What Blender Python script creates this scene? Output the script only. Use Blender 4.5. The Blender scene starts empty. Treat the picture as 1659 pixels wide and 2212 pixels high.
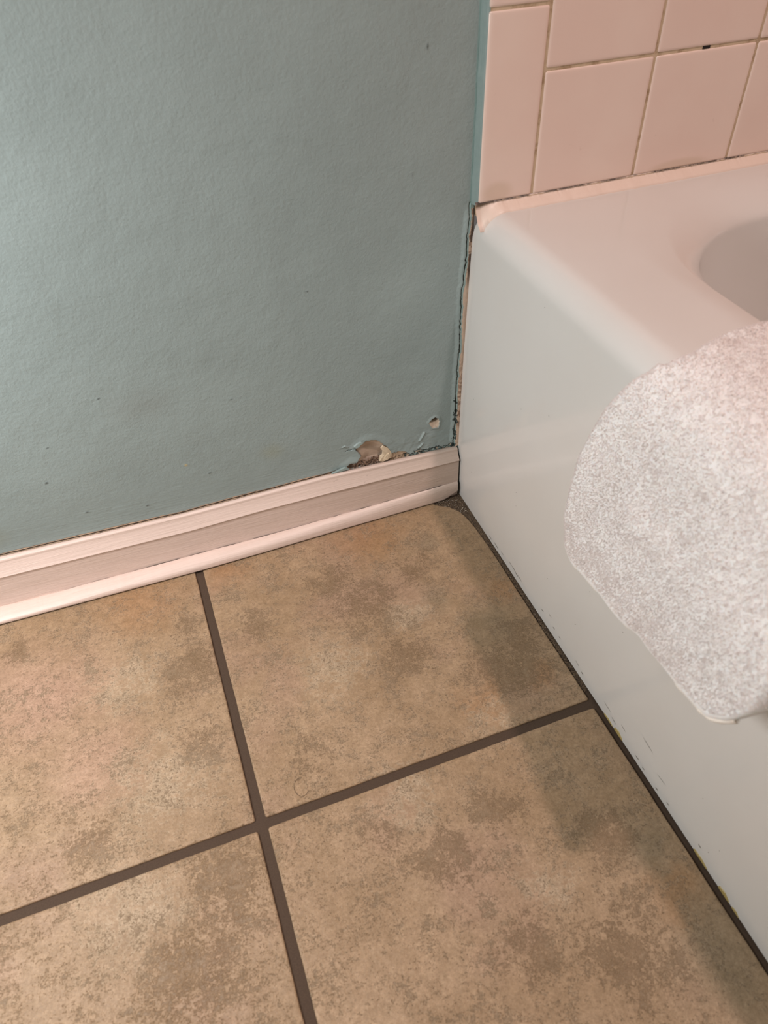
import bpy, bmesh, math, random
import numpy as np
from mathutils import Vector, Matrix

# ------------------------------------------------------------------ camera
CAM = (-0.3020, -0.6207, 0.6278)
PITCH, YAW, ROLL, FPX = 0.7709, 0.3217, -0.0438, 1584.75
scene = bpy.context.scene
COL = scene.collection
fwd = Vector((math.sin(YAW) * math.cos(PITCH), math.cos(YAW) * math.cos(PITCH), -math.sin(PITCH)))
rgt = fwd.cross(Vector((0, 0, 1))).normalized()
upv = rgt.cross(fwd)
r2 = rgt * math.cos(ROLL) + upv * math.sin(ROLL)
u2 = -rgt * math.sin(ROLL) + upv * math.cos(ROLL)
cam_data = bpy.data.cameras.new('camera')
cam = bpy.data.objects.new('camera', cam_data)
COL.objects.link(cam)
M = Matrix((r2, u2, -fwd)).transposed().to_4x4()
M.translation = Vector(CAM)
cam.matrix_world = M
cam_data.sensor_fit = 'HORIZONTAL'
cam_data.sensor_width = 36.0
cam_data.lens = FPX / 1659.0 * 36.0
cam_data.clip_start = 0.01
cam_data.dof.use_dof = True
cam_data.dof.focus_distance = 0.80
cam_data.dof.aperture_fstop = 11.0
scene.camera = cam

# ------------------------------------------------------------------ world, lights, exposure
world = bpy.data.worlds.new('world')
scene.world = world
world.use_nodes = True
world.node_tree.nodes['Background'].inputs[0].default_value = (1.0, 0.93, 0.88, 1)
world.node_tree.nodes['Background'].inputs[1].default_value = 0.10
vs = scene.view_settings
vs.view_transform = 'Standard'
vs.look = 'None'
vs.gamma = 1.0
vs.use_curve_mapping = False
vs.exposure = 0.26


def area(name, loc, target, size, size_y, power, color):
    d = bpy.data.lights.new(name, 'AREA')
    d.shape = 'RECTANGLE'
    d.size = size
    d.size_y = size_y
    d.energy = power
    d.color = color
    o = bpy.data.objects.new(name, d)
    COL.objects.link(o)
    o.location = loc
    o.rotation_euler = (Vector(target) - Vector(loc)).to_track_quat('-Z', 'Y').to_euler()
    return o


area('ceiling_lamp', (0.29, -0.82, 2.30), (0.15, -0.4, 0.0), 0.09, 0.09, 15.5, (1.0, 0.78, 0.74))
area('left_lamp', (-0.78, -0.27, 0.56), (-0.34, -0.20, 0.02), 0.34, 0.30, 4.2, (1.0, 0.99, 0.99))  # unseen source at the left, read from the falloff; fixture unknown, position fitted
area('fill_light', (-0.95, -1.80, 1.25), (-0.2, 0.0, 0.25), 0.7, 1.3, 0.5, (0.95, 1.0, 0.97))  # added weak fill; the room has no doorway here

# ------------------------------------------------------------------ helpers
rng = np.random.default_rng(7)
random.seed(7)


def link(o, parent=None):
    COL.objects.link(o)
    if parent is not None:
        o.parent = parent
    return o


def mesh_obj(name, verts, faces, mat, parent=None, smooth=True, col=None):
    me = bpy.data.meshes.new(name)
    verts = np.asarray(verts, dtype=np.float32)
    if isinstance(faces, np.ndarray):
        n, k = faces.shape
        me.vertices.add(len(verts))
        me.vertices.foreach_set('co', verts.ravel())
        me.loops.add(n * k)
        me.loops.foreach_set('vertex_index', faces.ravel().astype(np.int32))
        me.polygons.add(n)
        me.polygons.foreach_set('loop_start', np.arange(0, n * k, k, dtype=np.int32))
        me.polygons.foreach_set('loop_total', np.full(n, k, dtype=np.int32))
        me.update(calc_edges=True)
        me.validate()
    else:
        me.from_pydata([tuple(map(float, v)) for v in verts], [], faces)
        me.update()
    if smooth:
        me.polygons.foreach_set('use_smooth', np.ones(len(me.polygons), dtype=bool))
    if mat is not None:
        me.materials.append(mat)
    if col is not None:
        a = me.color_attributes.new('Col', 'FLOAT_COLOR', 'POINT')
        c = np.ones((len(verts), 4), dtype=np.float32)
        c[:, :col.shape[1]] = col
        a.data.foreach_set('color', c.ravel())
    return link(bpy.data.objects.new(name, me), parent)


def struct(o):
    o['kind'] = 'structure'
    return o


def tag(o, label, cat, group=None):
    o['label'] = label
    o['category'] = cat
    if group:
        o['group'] = group
    return o


def grid_faces(nr, nc, flip=False, wrap=False):
    """quads of a grid with nr rows and nc columns; wrap closes the columns."""
    r = np.arange(nr - 1)[:, None]
    cmax = nc if wrap else nc - 1
    c = np.arange(cmax)[None, :]
    c1 = (c + 1) % nc
    a = r * nc + c
    b = r * nc + c1
    d = (r + 1) * nc + c1
    e = (r + 1) * nc + c
    f = np.stack([a, b, d, e], -1).reshape(-1, 4)
    return f[:, ::-1].copy() if flip else f


def vnoise(x, y, seed=0):
    """smooth value noise, -1..1"""
    xi = np.floor(x).astype(np.int64)
    yi = np.floor(y).astype(np.int64)
    fx = x - xi
    fy = y - yi
    fx = fx * fx * (3 - 2 * fx)
    fy = fy * fy * (3 - 2 * fy)

    def h(a, b):
        n = (a * 374761393 + b * 668265263 + seed * 974711) & 0x7fffffff
        n = ((n ^ (n >> 13)) * 1274126177) & 0x7fffffff
        n = n ^ (n >> 16)
        return (n & 0xffff) / 32767.5 - 1.0
    v00 = h(xi, yi); v10 = h(xi + 1, yi); v01 = h(xi, yi + 1); v11 = h(xi + 1, yi + 1)
    return (v00 * (1 - fx) + v10 * fx) * (1 - fy) + (v01 * (1 - fx) + v11 * fx) * fy


def fbm(x, y, scale, octaves=4, seed=0, rough=0.5):
    s = 0.0
    a = 1.0
    t = 0.0
    for i in range(octaves):
        s = s + a * vnoise(x * scale + 17.3 * i, y * scale - 9.1 * i, seed + i)
        t += a
        a *= rough
        scale *= 2.0
    return s / t


def sstep(a, b, x):
    t = np.clip((x - a) / (b - a), 0, 1)
    return t * t * (3 - 2 * t)


def inside(poly, x, y):
    r = np.zeros(x.shape, dtype=bool)
    n = len(poly)
    for i in range(n):
        x0, y0 = poly[i]
        x1, y1 = poly[(i + 1) % n]
        if y0 == y1:
            continue
        cond = ((y0 > y) != (y1 > y)) & (x < (x1 - x0) * (y - y0) / (y1 - y0) + x0)
        r ^= cond
    return r


def dist_line(pts, x, y, closed=False):
    d = np.full(x.shape, 9.0)
    n = len(pts)
    for i in range(n if closed else n - 1):
        x0, y0 = pts[i]
        x1, y1 = pts[(i + 1) % n]
        dx, dy = x1 - x0, y1 - y0
        t = np.clip(((x - x0) * dx + (y - y0) * dy) / (dx * dx + dy * dy + 1e-12), 0, 1)
        d = np.minimum(d, np.hypot(x - x0 - t * dx, y - y0 - t * dy))
    return d


def srgb(r, g, b):
    f = lambda c: (c / 255 / 12.92) if c / 255 <= 0.04045 else ((c / 255 + 0.055) / 1.055) ** 2.4
    return (f(r), f(g), f(b), 1.0)


# ------------------------------------------------------------------ material helpers
class NT:
    def __init__(self, name):
        self.m = bpy.data.materials.new(name)
        self.m.use_nodes = True
        self.t = self.m.node_tree
        self.b = self.t.nodes['Principled BSDF']

    def n(self, typ, **kw):
        nd = self.t.nodes.new(typ)
        for k, v in kw.items():
            if k.startswith('_'):
                setattr(nd, k[1:], v)
        for k, v in kw.items():
            if not k.startswith('_'):
                key = int(k[1:]) if k[0] == 'i' and k[1:].isdigit() else k.replace('__', ' ')
                self.set(nd.inputs[key], v)
        return nd

    def set(self, sock, v):
        if isinstance(v, bpy.types.NodeSocket):
            self.t.links.new(v, sock)
        else:
            sock.default_value = v

    def obj(self):
        if not hasattr(self, '_oc'):
            self._oc = self.n('ShaderNodeTexCoord').outputs['Object']
        return self._oc

    def mapped(self, loc=(0, 0, 0), scale=(1, 1, 1)):
        return self.n('ShaderNodeMapping', Vector=self.obj(), Location=loc, Scale=scale).outputs[0]

    def noise(self, scale, detail=4, rough=0.5, dist=0.0, vec=None):
        return self.n('ShaderNodeTexNoise', Vector=vec or self.obj(), Scale=scale, Detail=detail, Roughness=rough, Distortion=dist).outputs[0]

    def math(self, op, a, b=0.5, c=0.5, clamp=False):
        nd = self.n('ShaderNodeMath', _operation=op, _use_clamp=clamp)
        self.set(nd.inputs[0], a); self.set(nd.inputs[1], b); self.set(nd.inputs[2], c)
        return nd.outputs[0]

    def step(self, v, a, b, lo=0.0, hi=1.0):
        nd = self.n('ShaderNodeMapRange', _interpolation_type='SMOOTHSTEP')
        for i, q in enumerate((v, a, b, lo, hi)):
            self.set(nd.inputs[i], q)
        return nd.outputs[0]

    def mix(self, f, a, b, mode='MIX'):
        nd = self.n('ShaderNodeMix', _data_type='RGBA', _blend_type=mode)
        self.set(nd.inputs[0], f); self.set(nd.inputs[6], a); self.set(nd.inputs[7], b)
        return nd.outputs[2]

    def bump(self, h, strength, dist=0.001, normal=None):
        nd = self.n('ShaderNodeBump', Strength=strength, Distance=dist, Height=h)
        if normal is not None:
            self.set(nd.inputs['Normal'], normal)
        return nd.outputs[0]

    def col(self):
        return self.n('ShaderNodeVertexColor', _layer_name='Col').outputs[0]

    def out(self, **kw):
        for k, v in kw.items():
            self.set(self.b.inputs[k.replace('__', ' ')], v)
        return self.m


# painted wall (colour comes with the modelled damage; roller texture in the relief)
w = NT('blue_wall_paint')
n1 = w.noise(330, 3, 0.55)
n2 = w.noise(95, 3, 0.5)
n3 = w.noise(1.0, 4, 0.6, vec=w.mapped(scale=(26, 26, 420)))
sepz = w.n('ShaderNodeSeparateXYZ', Vector=w.obj())
brush = w.step(sepz.outputs[2], 0.135, 0.085)
h = w.math('ADD', w.math('MULTIPLY', n1, w.math('SUBTRACT', 1.0, w.math('MULTIPLY', brush, 0.6))), w.math('MULTIPLY', n2, 0.9))
h = w.math('ADD', h, w.math('MULTIPLY', w.math('MULTIPLY', n3, brush), 0.8))
tint = w.step(w.noise(5.0, 5, 0.6), 0.35, 0.75)
wc = w.mix(w.math('MULTIPLY', tint, 0.12), w.col(), (0.30, 0.30, 0.27, 1), 'MULTIPLY')
M_WALL = w.out(Base__Color=wc, Roughness=0.46, Specular__IOR__Level=0.32, Normal=w.bump(h, 0.42, 0.0012))

# floor tile
f = NT('mottled_stone_look_tile')
P = f.n('ShaderNodeVectorMath', _operation='ADD', i0=f.obj())
warp = f.n('ShaderNodeTexNoise', Vector=f.obj(), Scale=28, Detail=4, Roughness=0.6).outputs[1]
ws = f.n('ShaderNodeVectorMath', _operation='SCALE', i0=f.n('ShaderNodeVectorMath', _operation='SUBTRACT', i0=warp, i1=(0.5, 0.5, 0.5)).outputs[0])
ws.inputs['Scale'].default_value = 0.06
f.set(P.inputs[1], ws.outputs[0])
P = P.outputs[0]


def blobs(nt, pts):
    acc = None
    for x, y, r in pts:
        d = nt.n('ShaderNodeVectorMath', _operation='DISTANCE', i0=P, i1=(x, y, 0.0)).outputs['Value']
        s = nt.step(d, r * 1.15, r * 0.10)
        acc = s if acc is None else nt.math('MAXIMUM', acc, s)
    return acc


PINKISH = [(-0.50, -0.13, 0.09), (-0.46, -0.22, 0.06)]
BROWN = [(-0.165, -0.135, 0.05), (-0.19, -0.09, 0.035), (-0.15, -0.21, 0.045), (-0.285, -0.12, 0.03), (-0.27, -0.29, 0.025), (-0.06, -0.27, 0.055),
         (-0.10, -0.11, 0.035), (-0.355, -0.15, 0.04), (-0.365, -0.235, 0.03), (-0.35, -0.09, 0.026), (-0.47, -0.29, 0.03), (-0.36, -0.37, 0.05),
         (-0.235, -0.375, 0.025), (-0.19, -0.41, 0.035), (-0.13, -0.39, 0.03), (-0.16, -0.50, 0.03), (-0.09, -0.52, 0.045), (-0.06, -0.44, 0.035),
         (-0.03, -0.24, 0.04), (-0.53, -0.06, 0.02), (-0.40, -0.42, 0.05)]
SHADOW_GREY = [(-0.05, -0.20, 0.04), (-0.035, -0.46, 0.035), (-0.03, -0.55, 0.05), (-0.07, -0.08, 0.02), (-0.09, -0.155, 0.025)]  # shadow of tub and towel, greyed into the tile colour
RUST = [(-0.02, -0.17, 0.03), (-0.30, -0.03, 0.03), (-0.13, -0.04, 0.05), (-0.40, -0.04, 0.06), (-0.03, -0.285, 0.02), (-0.03, -0.50, 0.03), (-0.10, -0.29, 0.03)]
PALE = [(-0.13, -0.165, 0.035), (-0.22, -0.20, 0.06), (-0.10, -0.305, 0.03), (-0.42, -0.14, 0.05), (-0.40, -0.26, 0.07), (-0.12, -0.46, 0.03), (-0.44, -0.36, 0.06), (-0.20, -0.35, 0.04)]
nl = f.noise(11, 6, 0.62)
nm = f.noise(38, 8, 0.72, 0.3)
nf = f.noise(230, 6, 0.75)
nff = f.noise(620, 4, 0.7)
base = f.mix(f.step(nl, 0.36, 0.66), srgb(171, 143, 112), srgb(184, 156, 126))
base = f.mix(f.math('MULTIPLY', f.step(f.noise(8, 4, 0.55, vec=f.mapped((3.1, 1.7, 0))), 0.48, 0.68), 0.55), base, srgb(180, 148, 126))
base = f.mix(f.math('MULTIPLY', blobs(f, RUST), 0.55), base, srgb(176, 133, 92))
base = f.mix(f.math('MULTIPLY', blobs(f, PINKISH), 0.5), base, srgb(204, 166, 144))
base = f.mix(f.math('MULTIPLY', blobs(f, SHADOW_GREY), 0.40), base, srgb(136, 126, 104))
pale = f.math('MULTIPLY', f.step(f.math('ADD', f.math('MULTIPLY', nf, 0.5), f.math('ADD', f.math('MULTIPLY', nm, 0.5), f.math('MULTIPLY', blobs(f, PALE), 0.09))), 0.51, 0.62), 0.62)
base = f.mix(pale, base, srgb(204, 184, 158))
dm = f.math('ADD', f.math('MULTIPLY', nm, 0.36), f.math('MULTIPLY', nf, 0.38))
dm = f.math('ADD', dm, f.math('MULTIPLY', nff, 0.26))
dm = f.math('ADD', dm, f.math('MULTIPLY', blobs(f, BROWN), 0.062))
dark = f.math('MULTIPLY', f.step(dm, 0.512, 0.575), 0.64)
base = f.mix(dark, base, srgb(128, 103, 75))
gr1 = f.step(f.noise(330, 7, 0.82), 0.40, 0.60)
base = f.mix(1.0, base, f.mix(gr1, (0.90, 0.88, 0.85, 1), (1.12, 1.12, 1.12, 1)), 'MULTIPLY')
gr2 = f.step(f.noise(85, 6, 0.75, vec=f.mapped((0.5, 0.2, 0))), 0.40, 0.62)
base = f.mix(1.0, base, f.mix(gr2, (0.94, 0.93, 0.90, 1), (1.12, 1.12, 1.12, 1)), 'MULTIPLY')
speck = f.math('MULTIPLY', f.step(nff, 0.58, 0.66), 0.42)
base = f.mix(speck, base, srgb(120, 92, 66))
base = f.mix(f.math('MULTIPLY', f.step(f.noise(520, 3, 0.6, vec=f.mapped((1, 2, 0))), 0.62, 0.72), 0.22), base, srgb(218, 202, 180))
hh = f.math('ADD', f.math('MULTIPLY', f.noise(210, 6, 0.7), 1.0), f.math('MULTIPLY', f.noise(45, 5, 0.6), 1.2))
hh = f.math('SUBTRACT', hh, f.math('MULTIPLY', dark, 0.5))
base = f.mix(1.0, base, (0.80, 0.805, 0.80, 1), 'MULTIPLY')
M_TILE = f.out(Base__Color=base, Roughness=f.step(nm, 0.3, 0.7, 0.36, 0.50), Specular__IOR__Level=0.42, Normal=f.bump(hh, 0.60, 0.0014))

g = NT('brown_floor_grout')
gc = g.mix(g.noise(900, 3, 0.7), srgb(54, 41, 31), srgb(94, 75, 59))
M_GROUT = g.out(Base__Color=gc, Roughness=0.9, Normal=g.bump(g.noise(1400, 3, 0.7), 0.5, 0.0006))

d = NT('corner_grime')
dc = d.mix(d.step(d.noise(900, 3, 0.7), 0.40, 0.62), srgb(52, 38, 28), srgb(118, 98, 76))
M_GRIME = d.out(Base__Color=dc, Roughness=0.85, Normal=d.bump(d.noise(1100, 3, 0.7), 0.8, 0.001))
c = NT('pale_grit')
M_GRIT = c.out(Base__Color=srgb(225, 215, 200), Roughness=0.5)

# baseboard paint
b = NT('painted_trim_wood')
grain = b.noise(1.0, 5, 0.6, vec=b.mapped(scale=(14, 500, 500)))
grain2 = b.noise(1.0, 3, 0.5, vec=b.mapped((3, 5, 1), (60, 1500, 1500)))
bc = b.mix(b.math('MULTIPLY', b.step(grain, 0.40, 0.75), 0.16), b.col(), srgb(172, 152, 130))
chips = b.step(b.noise(1.0, 5, 0.75, vec=b.mapped((7, 2, 9), (55, 190, 190))), 0.655, 0.70)
bc = b.mix(b.math('MULTIPLY', chips, 0.55), bc, srgb(132, 112, 94))
hb = b.math('ADD', b.math('MULTIPLY', grain, 1.3), b.math('ADD', b.math('MULTIPLY', grain2, 0.4), b.math('MULTIPLY', b.noise(240, 4, 0.6), 0.35)))
M_TRIM = b.out(Base__Color=bc, Roughness=0.38, Specular__IOR__Level=0.5, Normal=b.bump(hb, 0.36, 0.0010))

# wall tile glaze
t = NT('pink_beige_glazed_tile')
tc = t.mix(t.step(t.noise(9, 3, 0.5), 0.35, 0.7), srgb(232, 208, 196), srgb(236, 215, 203))
spot = t.step(t.noise(70, 3, 0.5, vec=t.mapped((0.3, 0, 0.9))), 0.74, 0.80)
tc = t.mix(t.math('MULTIPLY', spot, 0.22), tc, srgb(180, 150, 128))
# yellowed stains low on the tiles
s1 = t.n('ShaderNodeVectorMath', _operation='DISTANCE', i0=t.n('ShaderNodeMapping', Vector=t.obj(), Scale=(1, 1, 1.6)).outputs[0], i1=(0.024, -0.010, 0.366 * 1.6)).outputs['Value']
s2 = t.n('ShaderNodeVectorMath', _operation='DISTANCE', i0=t.n('ShaderNodeMapping', Vector=t.obj(), Scale=(0.5, 1, 2.6)).outputs[0], i1=(0.222 * 0.5, -0.010, 0.361 * 2.6)).outputs['Value']
st = t.math('MAXIMUM', t.step(s1, 0.020, 0.008), t.step(s2, 0.020, 0.010))
tc = t.mix(t.math('MULTIPLY', st, 0.28), tc, srgb(190, 166, 130))
M_GLAZE = t.out(Base__Color=tc, Roughness=0.16, Specular__IOR__Level=0.5, Normal=t.bump(t.noise(60, 2, 0.5), 0.06, 0.001))
g = NT('yellowed_wall_grout')
M_WGROUT = g.out(Base__Color=g.mix(g.step(g.noise(70, 4, 0.7), 0.45, 0.68), srgb(206, 184, 156), srgb(166, 140, 110)), Roughness=0.75,
                 Normal=g.bump(g.noise(700, 3, 0.6), 0.4, 0.0005))
g = NT('blue_paint_edge')
M_EDGE = g.out(Base__Color=g.mix(g.noise(200, 3, 0.6), srgb(126, 146, 144), srgb(142, 160, 157)), Roughness=0.45,
               Normal=g.bump(g.noise(1.0, 3, 0.6, vec=g.mapped(scale=(600, 600, 60))), 0.5, 0.0008))

e = NT('bathtub_enamel')
M_TUB = e.out(Base__Color=e.mix(e.math('MULTIPLY', e.step(e.noise(6, 3, 0.5), 0.3, 0.75), 0.5), srgb(219, 217, 213), srgb(212, 207, 201)), Roughness=0.28,
              Specular__IOR__Level=0.5, Coat__Weight=0.6, Coat__Roughness=0.07, Normal=e.bump(e.noise(22, 2, 0.5), 0.05, 0.002))
k = NT('silicone_caulk')
M_CAULK = k.out(Base__Color=k.col(), Roughness=0.4, Normal=k.bump(k.noise(300, 3, 0.6), 0.25, 0.0006))
k = NT('yellowed_adhesive')
M_YELLOW = k.out(Base__Color=srgb(168, 148, 92), Roughness=0.5)
k = NT('dark_scuff')
M_SCUFF = k.out(Base__Color=srgb(118, 112, 102), Roughness=0.6)

k = NT('white_terry')
kc = k.mix(k.noise(160, 4, 0.6), srgb(250, 242, 239), srgb(255, 249, 246))
M_TERRY = k.out(Base__Color=kc, Roughness=0.95, Specular__IOR__Level=0.1, Subsurface__Weight=0.8, Subsurface__Radius=(0.006, 0.005, 0.0045), Subsurface__Scale=1.0, Normal=k.bump(k.noise(300, 4, 0.6), 0.12, 0.001))
k.b.inputs['Sheen Weight'].default_value = 0.7
k = NT('soft_terry_pile')
pc = k.mix(k.noise(160, 4, 0.6), srgb(250, 242, 239), srgb(255, 249, 246))
k.out(Base__Color=pc, Roughness=0.95, Specular__IOR__Level=0.05)
tr = k.n('ShaderNodeBsdfTranslucent', Color=pc)
mx = k.n('ShaderNodeMixShader')
mx.inputs[0].default_value = 0.45
k.t.links.new(k.b.outputs[0], mx.inputs[1]); k.t.links.new(tr.outputs[0], mx.inputs[2])
k.t.links.new(mx.outputs[0], k.t.nodes['Material Output'].inputs[0])
M_PILE = k.m
k = NT('towel_hem_stitching')
M_HEM = k.out(Base__Color=srgb(242, 234, 224), Roughness=0.9, Specular__IOR__Level=0.1, Normal=k.bump(k.noise(500, 3, 0.6), 0.6, 0.001))
k = NT('cream_flake_paint')
M_FLAKE = k.out(Base__Color=k.mix(k.noise(160, 4, 0.6), srgb(206, 188, 160), srgb(222, 206, 180)), Roughness=0.55,
                Normal=k.bump(k.noise(260, 4, 0.6), 0.5, 0.0008))
k = NT('plain_room_paint')
M_ROOM = k.out(Base__Color=k.mix(k.noise(4, 3, 0.5), srgb(150, 170, 162), srgb(156, 176, 168)), Roughness=0.5)
k = NT('white_ceiling_paint')
M_CEIL = k.out(Base__Color=k.mix(k.noise(4, 3, 0.5), srgb(225, 220, 212), srgb(232, 227, 220)), Roughness=0.7)
k = NT('dark_hair')
M_HAIR = k.out(Base__Color=srgb(84, 66, 50), Roughness=0.5)

PHI = 0.0273


def wall_y(x):
    return -PHI * np.minimum(x, 0.0)


# ================================================================== WALL (painted)
PEEL = [(-0.12477, 0.1001), (-0.12166, 0.10245), (-0.11723, 0.10571), (-0.11181, 0.10803), (-0.10545, 0.10777), (-0.10021, 0.10576), (-0.095, 0.10194), (-0.09192, 0.09779), (-0.09115, 0.09494), (-0.08876, 0.09491), (-0.08647, 0.09161), (-0.08254, 0.0838), (-0.08188, 0.07957), (-0.08276, 0.07009), (-0.13471, 0.07072), (-0.13755, 0.07733), (-0.13257, 0.08047), (-0.12406, 0.07999), (-0.1211, 0.08448), (-0.11876, 0.08779), (-0.12065, 0.09233), (-0.12361, 0.09649)]
STRIP = [(-0.0845, 0.0815), (-0.07712, 0.08132), (-0.0716, 0.08051), (-0.06828, 0.07962), (-0.06498, 0.07803), (-0.06143, 0.07517), (-0.0636, 0.0695), (-0.0845, 0.0695)]
LIP = [(-0.12686, 0.10396), (-0.12458, 0.10654), (-0.12077, 0.10866), (-0.11607, 0.1077), (-0.11616, 0.10592), (-0.12054, 0.10343), (-0.12471, 0.10112)]
SMALL = [(-0.03624, 0.11262), (-0.03301, 0.11684), (-0.02866, 0.11884), (-0.02478, 0.11652), (-0.02303, 0.11222), (-0.02346, 0.10655), (-0.02505, 0.1031), (-0.03117, 0.10414), (-0.03455, 0.10894)]
SMALLDARK = [(-0.03459, 0.11217), (-0.03192, 0.11718), (-0.02811, 0.11831), (-0.02475, 0.11524), (-0.02436, 0.11258), (-0.02742, 0.11085), (-0.03128, 0.11152)]
FOLDA = [(-0.04163, 0.09988), (-0.0445, 0.0945), (-0.04712, 0.09024)]
FOLDB = [(-0.0432, 0.08445), (-0.0455, 0.0815), (-0.04822, 0.07985)]
CRK = [(-0.13614, 0.09924), (-0.13133, 0.10006), (-0.12494, 0.1008)]
COMMA = [(-0.13983, 0.10642), (-0.13661, 0.10743), (-0.13366, 0.10463)]
# baseboard stations: x, z of the top crack, z of the top edge, z of the ridge, z where the shoe meets the face, shoe depth
ST = np.array([(-1.62, 0.0690, 0.0699, 0.0515, 0.0090, 0.0330),
               (-0.5180, 0.0696, 0.0699, 0.0515, 0.0095, 0.0326), (-0.3245, 0.0682, 0.0695, 0.0512, 0.0137, 0.0302), (-0.2406, 0.0709, 0.0722, 0.0549, 0.0147, 0.0271),
               (-0.1645, 0.0733, 0.0745, 0.0561, 0.0173, 0.0234), (-0.0159, 0.0709, 0.0708, 0.0569, 0.0237, 0.0180), (0.01, 0.0705, 0.0702, 0.0569, 0.0243, 0.0172)])


def zcrack(x):
    return np.interp(x, ST[:, 0], ST[:, 1])


xs = np.concatenate([np.arange(-1.62, -0.6, 0.03), np.arange(-0.6, -0.16, 0.0024), np.arange(-0.16, 0.0061, 0.00045)])
zs = np.concatenate([np.arange(0.0, 0.06, 0.012), np.arange(0.06, 0.165, 0.00045), np.arange(0.165, 0.36, 0.0009), np.arange(0.36, 0.60, 0.003), np.linspace(0.60, 2.4, 12)])
X, Z = np.meshgrid(xs, zs)
H = 0.0012 * fbm(X, Z, 7, 3, 3) + 0.0005 * fbm(X, Z, 30, 3, 5)
BLUE = np.array(srgb(149, 164, 163)[:3])
C = np.broadcast_to(BLUE, X.shape + (3,)).copy()
C *= (1 + 0.05 * fbm(X, Z, 14, 4, 9))[..., None]


def paint(mask, col, var=0.0, seed=1, scale=300):
    global C
    m = np.clip(mask, 0, 1)[..., None]
    c = np.array(col[:3]) * (1 + var * fbm(X, Z, scale, 3, seed))[..., None]
    C = C * (1 - m) + c * m


jx = X + 0.0009 * fbm(X, Z, 420, 2, 21)
jz = Z + 0.0009 * fbm(X, Z, 420, 2, 22)
near = (X > -0.16) & (Z < 0.13) & (Z > 0.06)
# blisters and wrinkles in the paint round the damage
dp = dist_line(PEEL, X, Z, True)
H += near * 0.0011 * sstep(0.010, 0.001, dp)
H += near * 0.0010 * sstep(0.030, 0.010, np.abs(Z - 0.080)) * fbm(X, Z, 85, 3, 31) * sstep(-0.16, -0.10, X)
for L, hgt, wd in ((FOLDA, 0.0016, 0.0022), (FOLDB, 0.0013, 0.0020), (COMMA, 0.0011, 0.0012)):
    H += near * hgt * sstep(wd, 0.0, dist_line(L, X, Z))
    paint(near * sstep(wd * 0.7, 0.0, dist_line(L, X, Z)) * 0.35, srgb(166, 186, 182))
m = inside(LIP, jx, jz)
H[m] += 0.0014
paint(m * 0.4, srgb(158, 180, 176))
dc = dist_line(CRK, jx, jz)
H -= near * 0.0012 * sstep(0.0009, 0.0002, dc)
paint(near * sstep(0.0008, 0.0003, dc) * 0.8, srgb(52, 66, 64))
# the big peel: a smooth hollow in brown plaster paper
m = inside(PEEL, jx, jz)
edge = np.where(m, dp, 0)
H = np.where(m, -0.0010 - 0.0040 * sstep(0.0, 0.012, edge) + 0.0005 * fbm(X, Z, 90, 3, 41), H)
paint(m * 1.0, srgb(184, 164, 146), 0.10, 42, 110)
paint(m * sstep(0.094, 0.104, Z + 0.2 * (X + 0.105)) * sstep(0.1, 0.6, fbm(X, Z, 260, 3, 43) + 0.45) * 0.6, srgb(206, 184, 162))
paint(m * sstep(0.0010, 0.0002, dp) * 0.55, srgb(84, 70, 58))
# torn plaster at the foot of the hollow
tear = m & (Z < 0.0795 + 0.0022 * fbm(X, Z, 240, 2, 44) + 0.03 * np.maximum(0, -0.118 - X))
H = np.where(tear, -0.0016 + 0.0022 * fbm(X, Z, 330, 3, 45), H)
paint(tear * 1.0, srgb(128, 106, 90), 0.55, 46, 420)
paint(tear * (fbm(X, Z, 500, 2, 47) < -0.28) * 0.8, srgb(44, 36, 32))
# strip of bare plaster right of the flake
m = inside(STRIP, jx, jz)
H = np.where(m, -0.0006 + 0.0004 * fbm(X, Z, 200, 2, 51), H)
paint(m * 1.0, srgb(176, 154, 130), 0.12, 52)
paint(m * sstep(0.0007, 0.0002, np.abs(Z - (0.0745 + 0.16 * (X + 0.072)))) * 0.9, srgb(40, 32, 28))
# small hole
ds = dist_line(SMALL, X, Z, True)
ring = inside(SMALL, jx, jz)
H += near * 0.0009 * sstep(0.004, 0.0005, ds) * (~ring)
H = np.where(ring, -0.0004 - 0.0012 * sstep(0, 0.003, ds), H)
paint(ring * 1.0, srgb(214, 196, 176), 0.08, 53)
hole = inside(SMALLDARK, jx, jz)
H = np.where(hole, -0.0100, H)
paint(hole * 1.0, srgb(72, 60, 50), 0.2, 54)
# cream filler strip and the crack along the top of the baseboard
zt_ = zcrack(X)
up = Z - zt_
wid = 0.0022 + 0.0009 * fbm(X, X * 0, 60, 3, 61)
left = sstep(-0.125, -0.150, X)
strip = left * (up < wid) * (up > -0.003)
H = np.where(strip > 0.5, H - 0.0003, H)
paint(strip, srgb(212, 186, 160), 0.10, 62)
paint(left * (fbm(X, Z, 330, 2, 63) > 0.52) * (up < 0.003) * 0.7, srgb(92, 74, 58))
paint(left * sstep(0.0010, 0.0004, np.abs(up - 0.0004 - 0.0004 * fbm(X, X * 0, 120, 3, 64))), srgb(46, 36, 30))
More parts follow.
